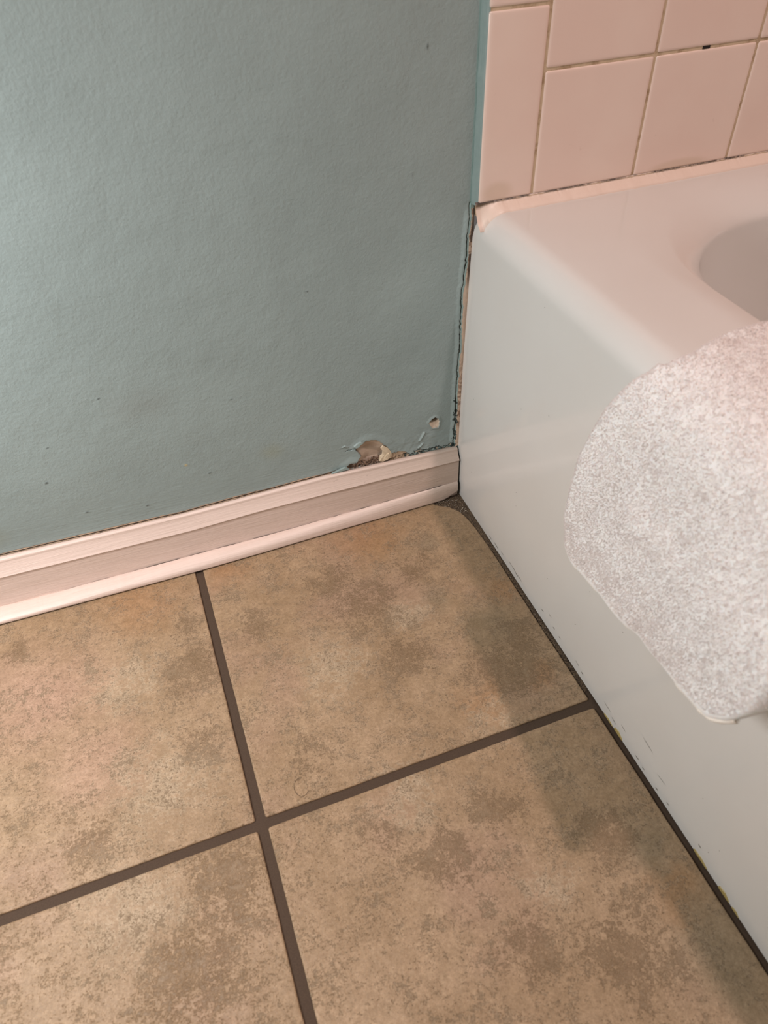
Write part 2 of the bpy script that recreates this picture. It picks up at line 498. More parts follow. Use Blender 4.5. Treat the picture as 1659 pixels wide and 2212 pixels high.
# crumbled blue-black edge towards the tub
right = sstep(-0.16, -0.12, X)
jag = 0.0040 + 0.0035 * fbm(X, X * 0, 150, 3, 65) + 0.0015 * fbm(X, X * 0, 600, 2, 66)
crumb = right * (up < jag) * (up > -0.003) * (X > -0.155)
H += crumb * 0.0016 * fbm(X, Z, 420, 3, 67)
mk = crumb * (~inside(PEEL, X, Z)) * (X > -0.066)
paint(mk * 0.65, srgb(108, 128, 122), 0.35, 68, 420)
paint(mk * (fbm(X, Z, 520, 3, 69) > 0.18) * 0.85, srgb(38, 48, 48))
paint(mk * (fbm(X, Z, 480, 3, 70) < -0.30) * 0.8, srgb(188, 168, 146))
paint(right * sstep(0.0009, 0.0003, np.abs(up - jag)) * (X > -0.066) * 0.9, srgb(34, 42, 42))
m2 = right * (X <= -0.066) * (~inside(PEEL, X, Z)) * (~inside(STRIP, X, Z)) * (up < 0.0022 + 0.001 * fbm(X, X * 0, 200, 2, 71))
paint(m2, srgb(96, 110, 106), 0.5, 72, 420)
paint(m2 * (fbm(X, Z, 520, 3, 73) > 0.0), srgb(42, 42, 38))
# vertical joint between wall and bathtub: ridge of painted caulk, crack, exposed filler
colz = (Z < 0.357)
xe = np.interp(Z, [0.07, 0.12, 0.19, 0.26, 0.30, 0.325, 0.345, 0.36], [-0.0006, 0.0, 0.0006, 0.0016, 0.0030, 0.0036, 0.0052, 0.0070])
cx = xe - 0.0042 - 0.0012 * fbm(Z * 1.0, Z * 0 + 3, 38, 3, 81) - 0.0006 * fbm(Z, Z * 0, 300, 2, 82)
colf = sstep(0.3575, 0.342, Z)
H += colf * 0.0026 * sstep(-0.009, 0.0, X - xe)
H += colf * 0.0009 * sstep(0.0035, 0.0, np.abs(X - cx + 0.0022))
vw = 0.00055 + 0.00045 * fbm(Z, Z * 0, 90, 3, 83)
vc = colz * (np.abs(X - cx) < vw)
H -= 0.0016 * vc
cr = X - cx
paint(colz * (cr > 0) * 0.6, srgb(146, 170, 166))
cream = colz * (cr > 0.0018 + 0.0008 * fbm(X, Z, 110, 3, 84))
paint(cream * (Z > 0.07), srgb(206, 182, 162), 0.1, 85)
brown = cream * (fbm(X, Z, 380, 3, 86) > 0.02) * (sstep(0.22, 0.13, Z) * sstep(0.09, 0.11, Z) + sstep(0.275, 0.30, Z) * 0.9)
paint(brown * 0.75, srgb(128, 98, 80), 0.4, 87, 500)
paint(vc * (0.35 + 0.65 * sstep(-0.25, 0.15, fbm(X * 0, Z, 55, 3, 90))), srgb(50, 50, 47))
gap = colz * (X > xe - 0.0009) * (fbm(X * 0, Z, 70, 3, 88) > -0.05)
paint(gap * sstep(0.27, 0.29, Z) * 0.85, srgb(78, 60, 50))
low = (Z < 0.15) * (np.abs(cr) < 0.0028) * (fbm(X, Z, 300, 4, 89) > 0.22)
paint(low * 0.9, srgb(42, 56, 56))
hi = (Z > 0.352) * (X > 0.0020)
paint(hi * 0.8, srgb(140, 172, 170))
# marks, dirt and drips on the paint
sc = sstep(0.010, 0.0, np.abs(Z - 0.437 + 0.1 * (X + 0.24))) * sstep(-0.26, -0.22, X) * sstep(-0.14, -0.17, X)
paint(sc * sstep(-0.1, 0.5, fbm(X, Z * 6, 60, 3, 91)) * 0.22, srgb(108, 122, 118))
paint(sstep(0.05, 0.0, np.hypot(X + 0.335, (Z - 0.215) * 1.8)) * 0.25, srgb(128, 130, 124))
for x, z, r, cc in ((-0.0413, 0.4862, 0.0014, (70, 80, 78)), (-0.0546, 0.3886, 0.0022, (74, 84, 84)), (-0.3094, 0.1315, 0.0026, (196, 176, 120)), (-0.288, 0.1139, 0.0016, (60, 66, 66)),
                    (-0.4444, 0.1494, 0.0024, (50, 56, 56)), (-0.37, 0.232, 0.0018, (70, 78, 78)), (-0.43, 0.19, 0.0014, (70, 78, 78)), (-0.25, 0.20, 0.0014, (70, 78, 78)), (-0.27, 0.35, 0.0014, (80, 90, 88)), (-0.16, 0.30, 0.0014, (80, 90, 88)),
                    (-0.42, 0.10, 0.0018, (70, 74, 72)), (-0.36, 0.09, 0.0018, (70, 74, 72))):
    r *= 0.62
    paint(sstep(r * 1.4, r * 0.5, np.hypot(X - x, Z - z)) * 0.75, srgb(*cc))
    H += 0.0005 * sstep(r * 1.6, 0, np.hypot(X - x, Z - z))
paint(sstep(0.02, 0.0, np.hypot(X + 0.218, (Z - 0.1233) * 1.3)) * 0.28, srgb(150, 150, 116))
paint(sstep(0.03, 0.0, np.hypot(X + 0.52, (Z - 0.095) * 1.5)) * 0.3, srgb(138, 138, 112))
V = np.stack([X, wall_y(X) - H, Z], -1).reshape(-1, 3)
wall_back = struct(mesh_obj('wall_back', V, grid_faces(len(zs), len(xs)), M_WALL, smooth=True, col=C.reshape(-1, 3)))

# the cream flake that still hangs in front of the hollow
FL = [(-0.09512, 0.09279), (-0.09198, 0.09584), (-0.08649, 0.09095), (-0.08254, 0.0838), (-0.08189, 0.0789), (-0.08298, 0.07515), (-0.08833, 0.07361), (-0.09333, 0.07252), (-0.09777, 0.07453), (-0.09634, 0.08047), (-0.09351, 0.083), (-0.09281, 0.08747)]


def slab_poly(name, pts, y0, th, mat, parent, bulge=0.0008, tilt=0.0):
    """a thin chip of paint: outline in the wall's x-z, front face slightly domed, solid thickness"""
    n = len(pts)
    cx_ = sum(p[0] for p in pts) / n
    cz_ = sum(p[1] for p in pts) / n
    vs_, fs = [], []
    for k_, (s, dy) in enumerate(((1.0, 0.0), (1.0, -th), (0.8, -th - bulge * 0.6), (0.4, -th - bulge))):
        for x, z in pts:
            xx, zz = cx_ + (x - cx_) * s, cz_ + (z - cz_) * s
            vs_.append((xx, y0 + dy - tilt * (xx - cx_) + 0.0003 * math.sin(xx * 900 + zz * 700), zz))
    vs_.append((cx_, y0 - th - bulge, cz_))
    for r in range(3):
        for i in range(n):
            a, b_ = r * n + i, r * n + (i + 1) % n
            fs.append((a, b_, b_ + n, a + n))
    for i in range(n):
        fs.append((3 * n + i, 3 * n + (i + 1) % n, 4 * n))
    return mesh_obj(name, vs_, fs, mat, parent, smooth=False)


fl = slab_poly('paint_flake', FL, 0.0024 + 0.0012, 0.0022, M_FLAKE, wall_back, 0.0008)
fl['label'] = 'cream paint flake clinging to the peeled hollow'
FL2 = [(-0.0926, 0.0745), (-0.0915, 0.0790), (-0.0885, 0.0835), (-0.0860, 0.0840), (-0.0845, 0.0800), (-0.0850, 0.0762), (-0.0885, 0.0742)]
slab_poly('paint_flake', FL2, 0.0024 - 0.0016, 0.0008, M_FLAKE, wall_back, 0.0004)
PC = [(-0.156, 0.0745), (-0.140, 0.0792), (-0.1372, 0.0778), (-0.1345, 0.0748)]
m_chip = NT('curled_blue_paint')
M_CHIP = m_chip.out(Base__Color=srgb(142, 160, 157), Roughness=0.45)
slab_poly('paint_flake', PC, 0.0028, 0.0022, M_CHIP, wall_back, 0.0006)['label'] = 'curled blue paint edge over the baseboard'

# ================================================================== BASEBOARD + SHOE
bx_ = np.concatenate([np.arange(-1.60, -0.60, 0.04), np.arange(-0.60, -0.0005, 0.0016)])
T = np.linspace(0, 1, 40)


def loft_x(name, xarr, prof, mat, parent=None):
    """prof(x) -> list of (out, z, rgb); swept along x at the wall's slight angle"""
    rows, cols = [], []
    for x in xarr:
        p = prof(x)
        rows.append([(x, wall_y(x) - o, z) for o, z, _ in p])
        cols.append([c_ for _, _, c_ in p])
    n = len(rows[0])
    v = np.array(rows).reshape(-1, 3)
    cc = np.array(cols).reshape(-1, 3)
    fcs = grid_faces(len(xarr), n, flip=True)
    caps = []
    return mesh_obj(name, v, fcs, mat, parent, col=cc)


CREAM = np.array(srgb(229, 208, 197)[:3])
DARKG = np.array(srgb(70, 56, 46)[:3])
TRIM_SHADE = np.array(srgb(176, 158, 140)[:3])  # dimmer trim tone, painted in towards the tub corner
n1d = lambda x, s, seed: float(fbm(np.array([x]), np.array([0.5]), s, 3, seed)[0])


def board_prof(x):
    zc, zb, zr, zs_, _ = [np.interp(x, ST[:, 0], ST[:, i]) for i in range(1, 6)]
    e = 0.0003 * n1d(x, 120, 101)
    p = []
    p.append((-0.004, zc - 0.004, DARKG))
    p.append((0.0004 + e, zc - 0.0010, DARKG))
    p.append((0.0012 + e, zc - 0.0002, DARKG * 0.5 + CREAM * 0.5 if x > -0.15 else CREAM))
    p.append((0.0030, zb - 0.0003 + 0.0004 * n1d(x, 200, 102), CREAM))
    p.append((0.0058, zb - 0.0001, CREAM))
    p.append((0.0070, zb - 0.0008, CREAM))
    p.append((0.0074, zb - 0.0020, CREAM))
    p.append((0.0073, zb - 0.0032, CREAM))
    for q in np.linspace(0, 1, 9)[1:]:
        # cove: steep, then flaring out to the ridge
        o = 0.0074 + 0.0060 * q ** 1.7 + 0.0007 * math.sin(q * math.pi * 1.0)
        p.append((o, zb - 0.0032 + (zr + 0.0006 - zb + 0.0032) * q, CREAM))
    p.append((0.0139, zr, CREAM))
    p.append((0.0139, zr - 0.0006, CREAM))
    p.append((0.0131, zr - 0.0012, CREAM))
    for q in np.linspace(0, 1, 14):
        z = zr - 0.0018 + (0.0 - zr + 0.0018) * q
        o = 0.0126 + 0.0002 * n1d(x * 0.4 + z * 40, 90, 103)
        c_ = CREAM * 0.965
        p.append((o, z, c_))
    if x > -0.20:   # light falloff towards the tub, blended into the board colour
        k_ = min(1.0, (x + 0.20) / 0.20) * 0.50
        p = [(o, z, c_ * (1 - k_) + TRIM_SHADE * k_) for o, z, c_ in p]
    return p


bb = struct(loft_x('baseboard_back', bx_[bx_ < -0.0012], board_prof, M_TRIM))


def shoe_prof(x):
    zs_, d_ = np.interp(x, ST[:, 0], ST[:, 4]), np.interp(x, ST[:, 0], ST[:, 5])
    wv = 0.0004 * n1d(x, 60, 111) + 0.0002 * n1d(x, 400, 112)
    endk = max(0.0, (x + 0.024) / 0.024) if x > -0.024 else 0.0
    lift = 0.0012 + 0.0100 * endk ** 1.4
    back = 0.0130
    dd = max(d_ - back, 0.003) * (1 - 0.25 * endk)
    ck = float(np.clip(0.75 + 1.2 * n1d(x, 55, 116), 0, 1)) * float(sstep(-0.50, -0.44, x))
    CK = DARKG * ck * 0.8 + CREAM * (1 - ck)
    p = [(back - 0.002, lift + 0.0006, CREAM), (back - 0.002, zs_ - 0.0014, DARKG), (0.0127, zs_ - 0.0007 + wv, CK), (0.0138, zs_ - 0.0003 + wv, CK), (0.0142, zs_ - 0.0001 + wv, CREAM)]
    for q in np.linspace(0.2, 1, 12):
        a = q * math.pi / 2
        o = back + dd * math.sin(a) ** 0.9
        z = lift + 0.0022 + (zs_ + wv - lift - 0.0022) * math.cos(a) ** 0.75
        c_ = CREAM * (1.0 + 0.03 * n1d(x + q * 3, 90, 113))
        sp = n1d(x * 1.0 + q * 0.21, 210, 114)
        if x > -0.12:  # same painted falloff on the shoe, dimmer towards the tub
            k_ = min(1, (x + 0.12) / 0.12) * (0.45 + 0.2 * n1d(x + q, 150, 115))
            c_ = c_ * (1 - k_) + TRIM_SHADE * k_
        p.append((o, z, c_))
    p.append((back + dd, lift + 0.0008, CREAM * 0.6))
    p.append((back + dd - 0.001, lift, DARKG))
    p.append((back - 0.002, lift, DARKG))
    return p


shoe = struct(loft_x('trim_1', bx_[bx_ < -0.0022], shoe_prof, M_TRIM))
shoe['label'] = 'white quarter-round shoe moulding along the foot of the baseboard'

# a knock and nail dots in the moulding
def dot(name, loc, r, mat, parent, flat=0.4, axis='y'):
    bm = bmesh.new()
    bmesh.ops.create_icosphere(bm, subdivisions=1, radius=r)
    for v in bm.verts:
        v.co *= 1 + random.uniform(-0.2, 0.2)
        if axis == 'y':
            v.co.y *= flat
        elif axis == 'z':
            v.co.z *= flat
        else:
            v.co.x *= flat
        v.co += Vector(loc)
    me = bpy.data.meshes.new(name)
    bm.to_mesh(me)
    bm.free()
    me.materials.append(mat)
    return link(bpy.data.objects.new(name, me), parent)


# ================================================================== FLOOR
fx0, fx1, fy0, fy1 = -1.62, 0.02, -1.95, 0.05
GZ = -0.0022
gx = np.concatenate([np.linspace(fx0, -0.6, 12), np.arange(-0.59, 0.0201, 0.01)])
gy = np.concatenate([np.linspace(fy0, -0.7, 14), np.arange(-0.69, 0.0501, 0.01)])
GX, GY = np.meshgrid(gx, gy)
GV = np.stack([GX, GY, GZ + 0.0003 * fbm(GX, GY, 60, 3, 121)], -1).reshape(-1, 3)
floor = struct(mesh_obj('floor', GV, grid_faces(len(gy), len(gx)), M_GROUT))


def tile_outline(x0, x1, y0, y1, clip=None, seed=0):
    """rounded, slightly irregular outline, counter-clockwise"""
    pts = []
    r = 0.0022
    cs = [(x1 - r, y0 + r, -90), (x1 - r, y1 - r, 0), (x0 + r, y1 - r, 90), (x0 + r, y0 + r, 180)]
    for ci, (cx_, cy_, a0) in enumerate(cs):
        if clip and ci == 1:
            pts += clip
        else:
            for k_ in range(5):
                a = math.radians(a0 + 90 * k_ / 4)
                pts.append((cx_ + r * math.cos(a), cy_ + r * math.sin(a)))
    out = []
    for i, p in enumerate(pts):
        q = pts[(i + 1) % len(pts)]
        L = math.hypot(q[0] - p[0], q[1] - p[1])
        n_ = max(1, int(L / 0.012))
        for k_ in range(n_):
            tt = k_ / n_
            out.append((p[0] + (q[0] - p[0]) * tt, p[1] + (q[1] - p[1]) * tt))
    res = []
    for x, y in out:
        res.append((x + 0.00035 * n1d(y * 1.0 + x, 70, seed), y + 0.00035 * n1d(x + 2 * y, 70, seed + 5)))
    return res


def floor_tile(x0, x1, y0, y1, clip=None, seed=0):
    o = tile_outline(x0, x1, y0, y1, clip, seed)
    n = len(o)
    cx_, cy_ = (x0 + x1) / 2, (y0 + y1) / 2
    vs_, fs = [], []
    for inset, z in ((0, -0.006), (0, -0.0011), (0.0005, -0.0004), (0.0014, -0.0001), (0.003, 0.0)):
        for x, y in o:
            dx, dy = cx_ - x, cy_ - y
            k_x = (abs(dx) - inset) / max(abs(dx), 1e-6)
            k_y = (abs(dy) - inset) / max(abs(dy), 1e-6)
            vs_.append((cx_ - dx * min(k_x, 1) if abs(dx) > 0.5 * (x1 - x0) - 0.02 else x, cy_ - dy * min(k_y, 1) if abs(dy) > 0.5 * (y1 - y0) - 0.02 else y, z))
    for r in range(4):
        for i in range(n):
            a, b_ = r * n + i, r * n + (i + 1) % n
            fs.append((a, b_, b_ + n, a + n))
    fs.append(tuple(4 * n + i for i in range(n)))
    ob = mesh_obj('tile', vs_, fs, M_TILE, floor, smooth=False)
    return ob


G = 0.0045   # half joint
X1, Y1, PT = -0.3279, -0.3290, 0.3270
clip = [(-0.0040, -0.105), (-0.0052, -0.075), (-0.0078, -0.052), (-0.0120, -0.040), (-0.020, -0.0295), (-0.032, -0.0215), (-0.040, -0.0120)]
floor_tile(X1 + G, -0.0040, Y1 + G, -0.006, clip, 1)
floor_tile(X1 + G, -0.0040, Y1 - PT + G, Y1 - G, None, 2)
sd = 3
for i in range(0, 4):
    for j in range(0, 5):
        xa = X1 - PT * (i + 1)
        for_first = Y1 - PT * j
        ya, yb = (Y1, 0.0) if j == 0 else (Y1 - PT * j, Y1 - PT * (j - 1))
        floor_tile(max(xa + G, -1.61), xa + PT - G, ya + G, (-0.0005 if j == 0 else yb - G), None, sd)
        sd += 1
for j in range(2, 5):
    floor_tile(X1 + G, -0.0040, Y1 - PT * j + G, Y1 - PT * (j - 1) - G, None, sd)
    sd += 1

# grime piled up in the corner and along the joint under the tub
px_, py_ = [], []
gv, gf = [], []
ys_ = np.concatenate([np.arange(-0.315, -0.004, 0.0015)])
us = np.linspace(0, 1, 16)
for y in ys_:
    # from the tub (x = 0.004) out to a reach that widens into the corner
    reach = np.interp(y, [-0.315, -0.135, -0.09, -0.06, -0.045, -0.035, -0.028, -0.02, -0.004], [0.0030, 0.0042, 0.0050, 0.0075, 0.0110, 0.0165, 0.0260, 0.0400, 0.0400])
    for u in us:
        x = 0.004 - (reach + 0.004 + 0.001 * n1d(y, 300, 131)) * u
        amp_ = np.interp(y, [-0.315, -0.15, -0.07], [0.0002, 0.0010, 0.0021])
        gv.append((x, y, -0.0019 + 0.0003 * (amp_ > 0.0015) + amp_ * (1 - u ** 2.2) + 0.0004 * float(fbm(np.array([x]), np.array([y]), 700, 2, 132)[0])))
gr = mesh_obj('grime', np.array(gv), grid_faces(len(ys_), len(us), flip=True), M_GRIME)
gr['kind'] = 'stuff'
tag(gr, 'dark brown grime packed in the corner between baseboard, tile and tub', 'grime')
gritv, gritf = [], []
for k_ in range(150):
    if k_ < 85:
        y = random.uniform(-0.047, -0.017); x = -0.003 - random.random() * np.interp(y, [-0.047, -0.035, -0.02], [0.007, 0.014, 0.030])
    else:
        y = random.uniform(-0.30, -0.045); x = -0.0015 + random.uniform(-0.0022, 0.0022)
    r = random.uniform(0.00022, 0.00055)
    zb_ = 0.0003 if k_ < 85 else -0.0016
    b0 = len(gritv)
    for dx, dy, dz in ((1, 0, 0), (-.6, .8, 0), (-.6, -.8, 0), (0, 0, 1.2)):
        gritv.append((x + dx * r, y + dy * r, zb_ + dz * r))
    gritf += [(b0, b0 + 1, b0 + 3), (b0 + 1, b0 + 2, b0 + 3), (b0 + 2, b0, b0 + 3), (b0, b0 + 2, b0 + 1)]
gt = mesh_obj('grit', gritv, gritf, M_GRIT, gr, smooth=False)
gt['kind'] = 'stuff'


def tube(name, pts, r, mat, parent=None, n=6, closed=False, rad=None):
    pts = [Vector(p) for p in pts]
    vs_, m_ = [], len(pts)
    for i, p in enumerate(pts):
        tg = (pts[min(i + 1, m_ - 1)] - pts[max(i - 1, 0)]).normalized()
        up_ = Vector((0, 0, 1)) if abs(tg.z) < 0.9 else Vector((0, 1, 0))
        s_ = tg.cross(up_).normalized()
        u_ = s_.cross(tg)
        rr = r if rad is None else rad[i]
        for k_ in range(n):
            a = 2 * math.pi * k_ / n
            vs_.append(p + s_ * rr * math.cos(a) + u_ * rr * math.sin(a))
    fs = [tuple(int(q) for q in ff) for ff in grid_faces(m_, n, wrap=True)]
    fs.append(tuple(range(n)))
    fs.append(tuple((m_ - 1) * n + k_ for k_ in range(n))[::-1])
    return mesh_obj(name, [tuple(v) for v in vs_], fs, mat, parent)


hp_ = []
for k_ in range(16):
    a = math.radians(70 + 250 * k_ / 15)
    hp_.append((-0.2870 + 0.0062 * math.cos(a) * (1 + 0.1 * k_ / 15), -0.3095 + 0.0085 * math.sin(a), 0.0003 + 0.0004 * math.sin(k_)))
tag(tube('hair', hp_, 0.00016, M_HAIR, n=5), 'curled brown hair lying on the floor tile beside the grout crossing', 'hair')

# ================================================================== TILED ALCOVE WALL
ZT = 0.3586
TX0 = 0.0062
alc_v = []
bm = bmesh.new()


def add_box(bm, x0, x1, y0, y1, z0, z1):
    vs_ = [bm.verts.new(c_) for c_ in ((x0, y0, z0), (x1, y0, z0), (x1, y1, z0), (x0, y1, z0), (x0, y0, z1), (x1, y0, z1), (x1, y1, z1), (x0, y1, z1))]
    for q in ((0, 1, 2, 3), (7, 6, 5, 4), (0, 4, 5, 1), (1, 5, 6, 2), (2, 6, 7, 3), (3, 7, 4, 0)):
        bm.faces.new([vs_[i] for i in q])


add_box(bm, TX0 + 0.0012, 0.80, -0.0090, 0.05, 0.345, 2.40)
me = bpy.data.meshes.new('wall_alcove')
bm.to_mesh(me); bm.free()
me.materials.append(M_WGROUT)
alcove = struct(link(bpy.data.objects.new('wall_alcove', me)))
# blue-painted edge of the backer board, a wavy ridge of paint beside the tiles
zz_ = np.arange(0.3555, 2.4, 0.004)
ev, npf = [], 5
for z in zz_:
    w_ = 0.0006 * n1d(z, 40, 141) + 0.0003 * n1d(z, 180, 142)
    for o, x in ((-0.001, TX0 - 0.0030 + w_), (0.0022, TX0 - 0.0022 + w_), (0.0058, TX0 - 0.0008 + w_ * 0.6), (0.0086, TX0 - 0.0001 + w_ * 0.4), (0.0088, TX0 + 0.0024)):
        ev.append((x, -o, z))
pe = mesh_obj('paint_edge', np.array(ev), grid_faces(len(zz_), npf), M_EDGE, alcove)
pe['label'] = 'blue-painted edge of the tiled section'


def wall_tile(x0, x1, z0, z1, yb=-0.0060, yf=-0.0100, left_round=0.0):
    """pillowed glazed tile: flat centre, softly rounded edges"""
    rr = 0.0016
    prof = [(0.0, yb), (0.0, yf + 0.0014), (0.0003, yf + 0.0007), (0.0009, yf + 0.00025), (0.0020, yf + 0.00005), (0.0034, yf)]
    vs_, fs = [], []
    ring_n = None
    for ins, y in prof:
        a0, a1, b0, b1 = x0 + ins + (left_round * (ins / 0.0034) if left_round else 0), x1 - ins, z0 + ins, z1 - ins
        r = max(rr - ins * 0.3, 0.0006)
        ring = []
        for cx_, cz_, s in ((a1 - r, b0 + r, -90), (a1 - r, b1 - r, 0), (a0 + r, b1 - r, 90), (a0 + r, b0 + r, 180)):
            for k_ in range(4):
                a = math.radians(s + 30 * k_)
                ring.append((cx_ + r * math.cos(a), y, cz_ + r * math.sin(a)))
        ring_n = len(ring)
        vs_ += ring
    for r_ in range(len(prof) - 1):
        for i in range(ring_n):
            a, b_ = r_ * ring_n + i, r_ * ring_n + (i + 1) % ring_n
            fs.append((a, a + ring_n, b_ + ring_n, b_)[::-1])
    fs.append(tuple((len(prof) - 1) * ring_n + i for i in range(ring_n)))
    ob = mesh_obj('tile', vs_, fs, M_GLAZE, alcove, smooth=True)
    me_ = ob.data
    me_.polygons[len(me_.polygons) - 1].use_smooth = True
    return ob


gg = 0.0012
gx_ = [0.0607 + 0.1090 * k_ for k_ in range(8)]
gx_[2] = 0.2787
h1 = 0.4606
for k_ in range(3):
    z0 = ZT if k_ == 0 else 0.5078 + 0.1533 * (k_ - 1)
    z1 = 0.5078 + 0.1533 * k_
    o_ = wall_tile(TX0, gx_[0] - gg, z0 + (0 if k_ == 0 else gg), z1 - gg, left_round=0.0016)
    o_.name = 'trim_tile'
for c_ in range(6):
    for k_ in range(5):
        z0 = ZT if k_ == 0 else h1 + 0.1095 * (k_ - 1)
        z1 = h1 + 0.1095 * k_
        wall_tile(gx_[c_] + gg, gx_[c_ + 1] - gg, z0 + (0.0 if k_ == 0 else gg), z1 - gg)
# missing chip of grout: a dark block stands in for the shaded recess
bm = bmesh.new(); add_box(bm, 0.2185, 0.2262, -0.0095, -0.0078, h1 - 0.0010, h1 + 0.0012)
me = bpy.data.meshes.new('grout_gap_shade'); bm.to_mesh(me); bm.free(); me.materials.append(NT('gap_shade_black').out(Base__Color=srgb(24, 18, 16), Roughness=0.9))
link(bpy.data.objects.new('grout_gap_shade', me), alcove)

# caulk bead between the tiles and the tub deck
kx = np.arange(0.0030, 0.765, 0.0008)
PINKC = np.array(srgb(228, 208, 194)[:3])
BLK = np.array(srgb(46, 38, 32)[:3])
TAN = np.array(srgb(176, 152, 120)[:3])
kv, kc_ = [], []
for x in kx:
    a = n1d(x, 45, 151); b2 = n1d(x, 420, 152)
    dk = 0.15 + 0.80 * float(sstep(-0.25, 0.35, a + 0.35 * b2 + (0.25 if x < 0.036 else 0.0)))
    if x > 0.30:
        dk *= 0.6
    wv = 0.0004 * n1d(x, 90, 153)
    zt2 = ZT + 0.0001 + 0.0004 * b2
    prof = [(0.0086, ZT + 0.0012, BLK), (0.0098, zt2 - 0.0001, BLK * dk + PINKC * (1 - dk)), (0.0104, zt2 - 0.0006, BLK * dk * 0.8 + TAN * (1 - dk * 0.8)), (0.0112, zt2 - 0.0014, PINKC),
            (0.0140, 0.3560 + wv, PINKC), (0.0175, 0.3543 + wv, PINKC), (0.0200 + wv, 0.3528, PINKC), (0.0215 + wv, 0.3516, PINKC * (0.93 + 0.06 * a)), (0.0222 + wv, 0.3502, PINKC * 0.92)]
    u_ = min(max(x - 0.0046, 0.0030), 0.025)
    drop = 0.025 - math.sqrt(0.025 ** 2 - (0.025 - u_) ** 2)     # follow the rounded rim at the tub's corner
    for o, z, c_ in prof:
        z -= drop * float(np.interp(o, [0.0098, 0.0115, 0.0145, 0.0180], [0.0, 0.35, 0.80, 1.0]))
        if x < 0.012 and o > 0.0175:
            c_ = c_ * 0.86
        kv.append((x, -o, z)); kc_.append(c_)
caulk = struct(mesh_obj('trim_2', np.array(kv), grid_faces(len(kx), 9, flip=True), M_CAULK, col=np.array(kc_)))
caulk['label'] = 'pinkish white caulk bead between wall tiles and bathtub deck'

# ================================================================== BATHTUB
ZR = 0.3512
TXE, TYE = 0.765, -1.52


def rrect(x0, x1, y0, y1, r, z, nc=14, ns=26):
    pts = []
    cs = [(x1 - r, y0 + r, -90), (x1 - r, y1 - r, 0), (x0 + r, y1 - r, 90), (x0 + r, y0 + r, 180)]
    for i, (cx_, cy_, s) in enumerate(cs):
        arc = [(cx_ + r * math.cos(math.radians(s + 90 * k_ / nc)), cy_ + r * math.sin(math.radians(s + 90 * k_ / nc))) for k_ in range(nc + 1)]
        pts += arc
        nx = cs[(i + 1) % 4]
        a = math.radians(nx[2])
        e_ = (nx[0] + r * math.cos(a), nx[1] + r * math.sin(a))
        for k_ in range(1, ns):
            tt = k_ / ns
            pts.append((arc[-1][0] + (e_[0] - arc[-1][0]) * tt, arc[-1][1] + (e_[1] - arc[-1][1]) * tt))
    return [(x, y, z) for x, y in pts]


rings = []
ax = lambda z: float(np.interp(z, [0, 0.05, 0.19, 0.28, 0.33], [0.0010, 0.0002, 0.0012, 0.0032, 0.0046]))
for z in (0.0008, 0.01, 0.04, 0.08, 0.13, 0.18, 0.23, 0.27, 0.30, 0.318, 0.3262):
    rings.append(rrect(ax(z), TXE, TYE, -0.0030, 0.0015, z))
R = 0.025
for k_ in range(1, 13):
    a = math.pi / 2 * k_ / 12
    rings.append(rrect(ax(0.3262) + R * (1 - math.cos(a)), TXE - 0.001 * k_ / 12, TYE + 0.001, -0.0040, 0.0015, 0.3262 + R * math.sin(a) - 0.0000))
ZD = 0.3512
# deck to basin lip; basin inner outline
bx0, bx1, by0, by1 = 0.118, 0.695, -1.44, -0.094
lerp = lambda a, b_, t_: a + (b_ - a) * t_
for t_ in (0.25, 0.5, 0.75):
    rings.append(rrect(lerp(0.0296, bx0 - 0.012, t_), lerp(TXE, bx1 + 0.02, t_), lerp(TYE, by0 - 0.02, t_), lerp(-0.004, by1 + 0.050, t_), lerp(0.002, 0.165, t_), ZD - 0.0004 * t_))
for a_ in np.linspace(0, 90, 11):
    a = math.radians(a_)
    rings.append(rrect(bx0 - 0.012 + 0.012 * math.sin(a), bx1 + 0.02 - 0.02 * math.sin(a), by0 - 0.02 + 0.02 * math.sin(a), by1 + 0.050 - 0.050 * math.sin(a), 0.165 - 0.018 * math.sin(a), ZD - 0.0005 - 0.017 * (1 - math.cos(a)) - 0.004 * math.sin(a)))
for dz, ins in ((0.03, 0.004), (0.06, 0.009), (0.11, 0.018), (0.17, 0.030), (0.22, 0.044), (0.25, 0.060), (0.268, 0.085), (0.275, 0.12), (0.277, 0.17)):
    rings.append(rrect(bx0 + ins, bx1 - ins, by0 + ins * 1.4, by1 - ins * 1.7, 0.147, ZD - 0.0215 - dz))
nr = len(rings)
npn = len(rings[0])
TV = np.array(rings).reshape(-1, 3)
TF = [tuple(int(q) for q in ff) for ff in grid_faces(nr, npn, wrap=True)]
TF.append(tuple((nr - 1) * npn + i for i in range(npn)))
tub = mesh_obj('bathtub', TV, TF, M_TUB)
tub.data.polygons[len(TF) - 1].use_smooth = False
tag(tub, 'white enamel bathtub with rounded rim and plain apron against the corner', 'bathtub')


# marks on the apron
def apron_chip(name, pts, th, mat, lab=None):
    """small chip lying on the apron; pts in (y, z)"""
    n = len(pts)
    vs_ = [(ax(max(z, 0)) - 0.00002, y, z) for y, z in pts] + [(ax(max(z, 0)) - th, lerp(sum(p[0] for p in pts) / n, y, 0.8), lerp(sum(p[1] for p in pts) / n, z, 0.8)) for y, z in pts]
    fs = [(i, (i + 1) % n, (i + 1) % n + n, i + n) for i in range(n)] + [tuple(range(n, 2 * n))]
    o = mesh_obj(name, vs_, fs, mat, tub, smooth=False)
    if lab:
        o['label'] = lab
    return o


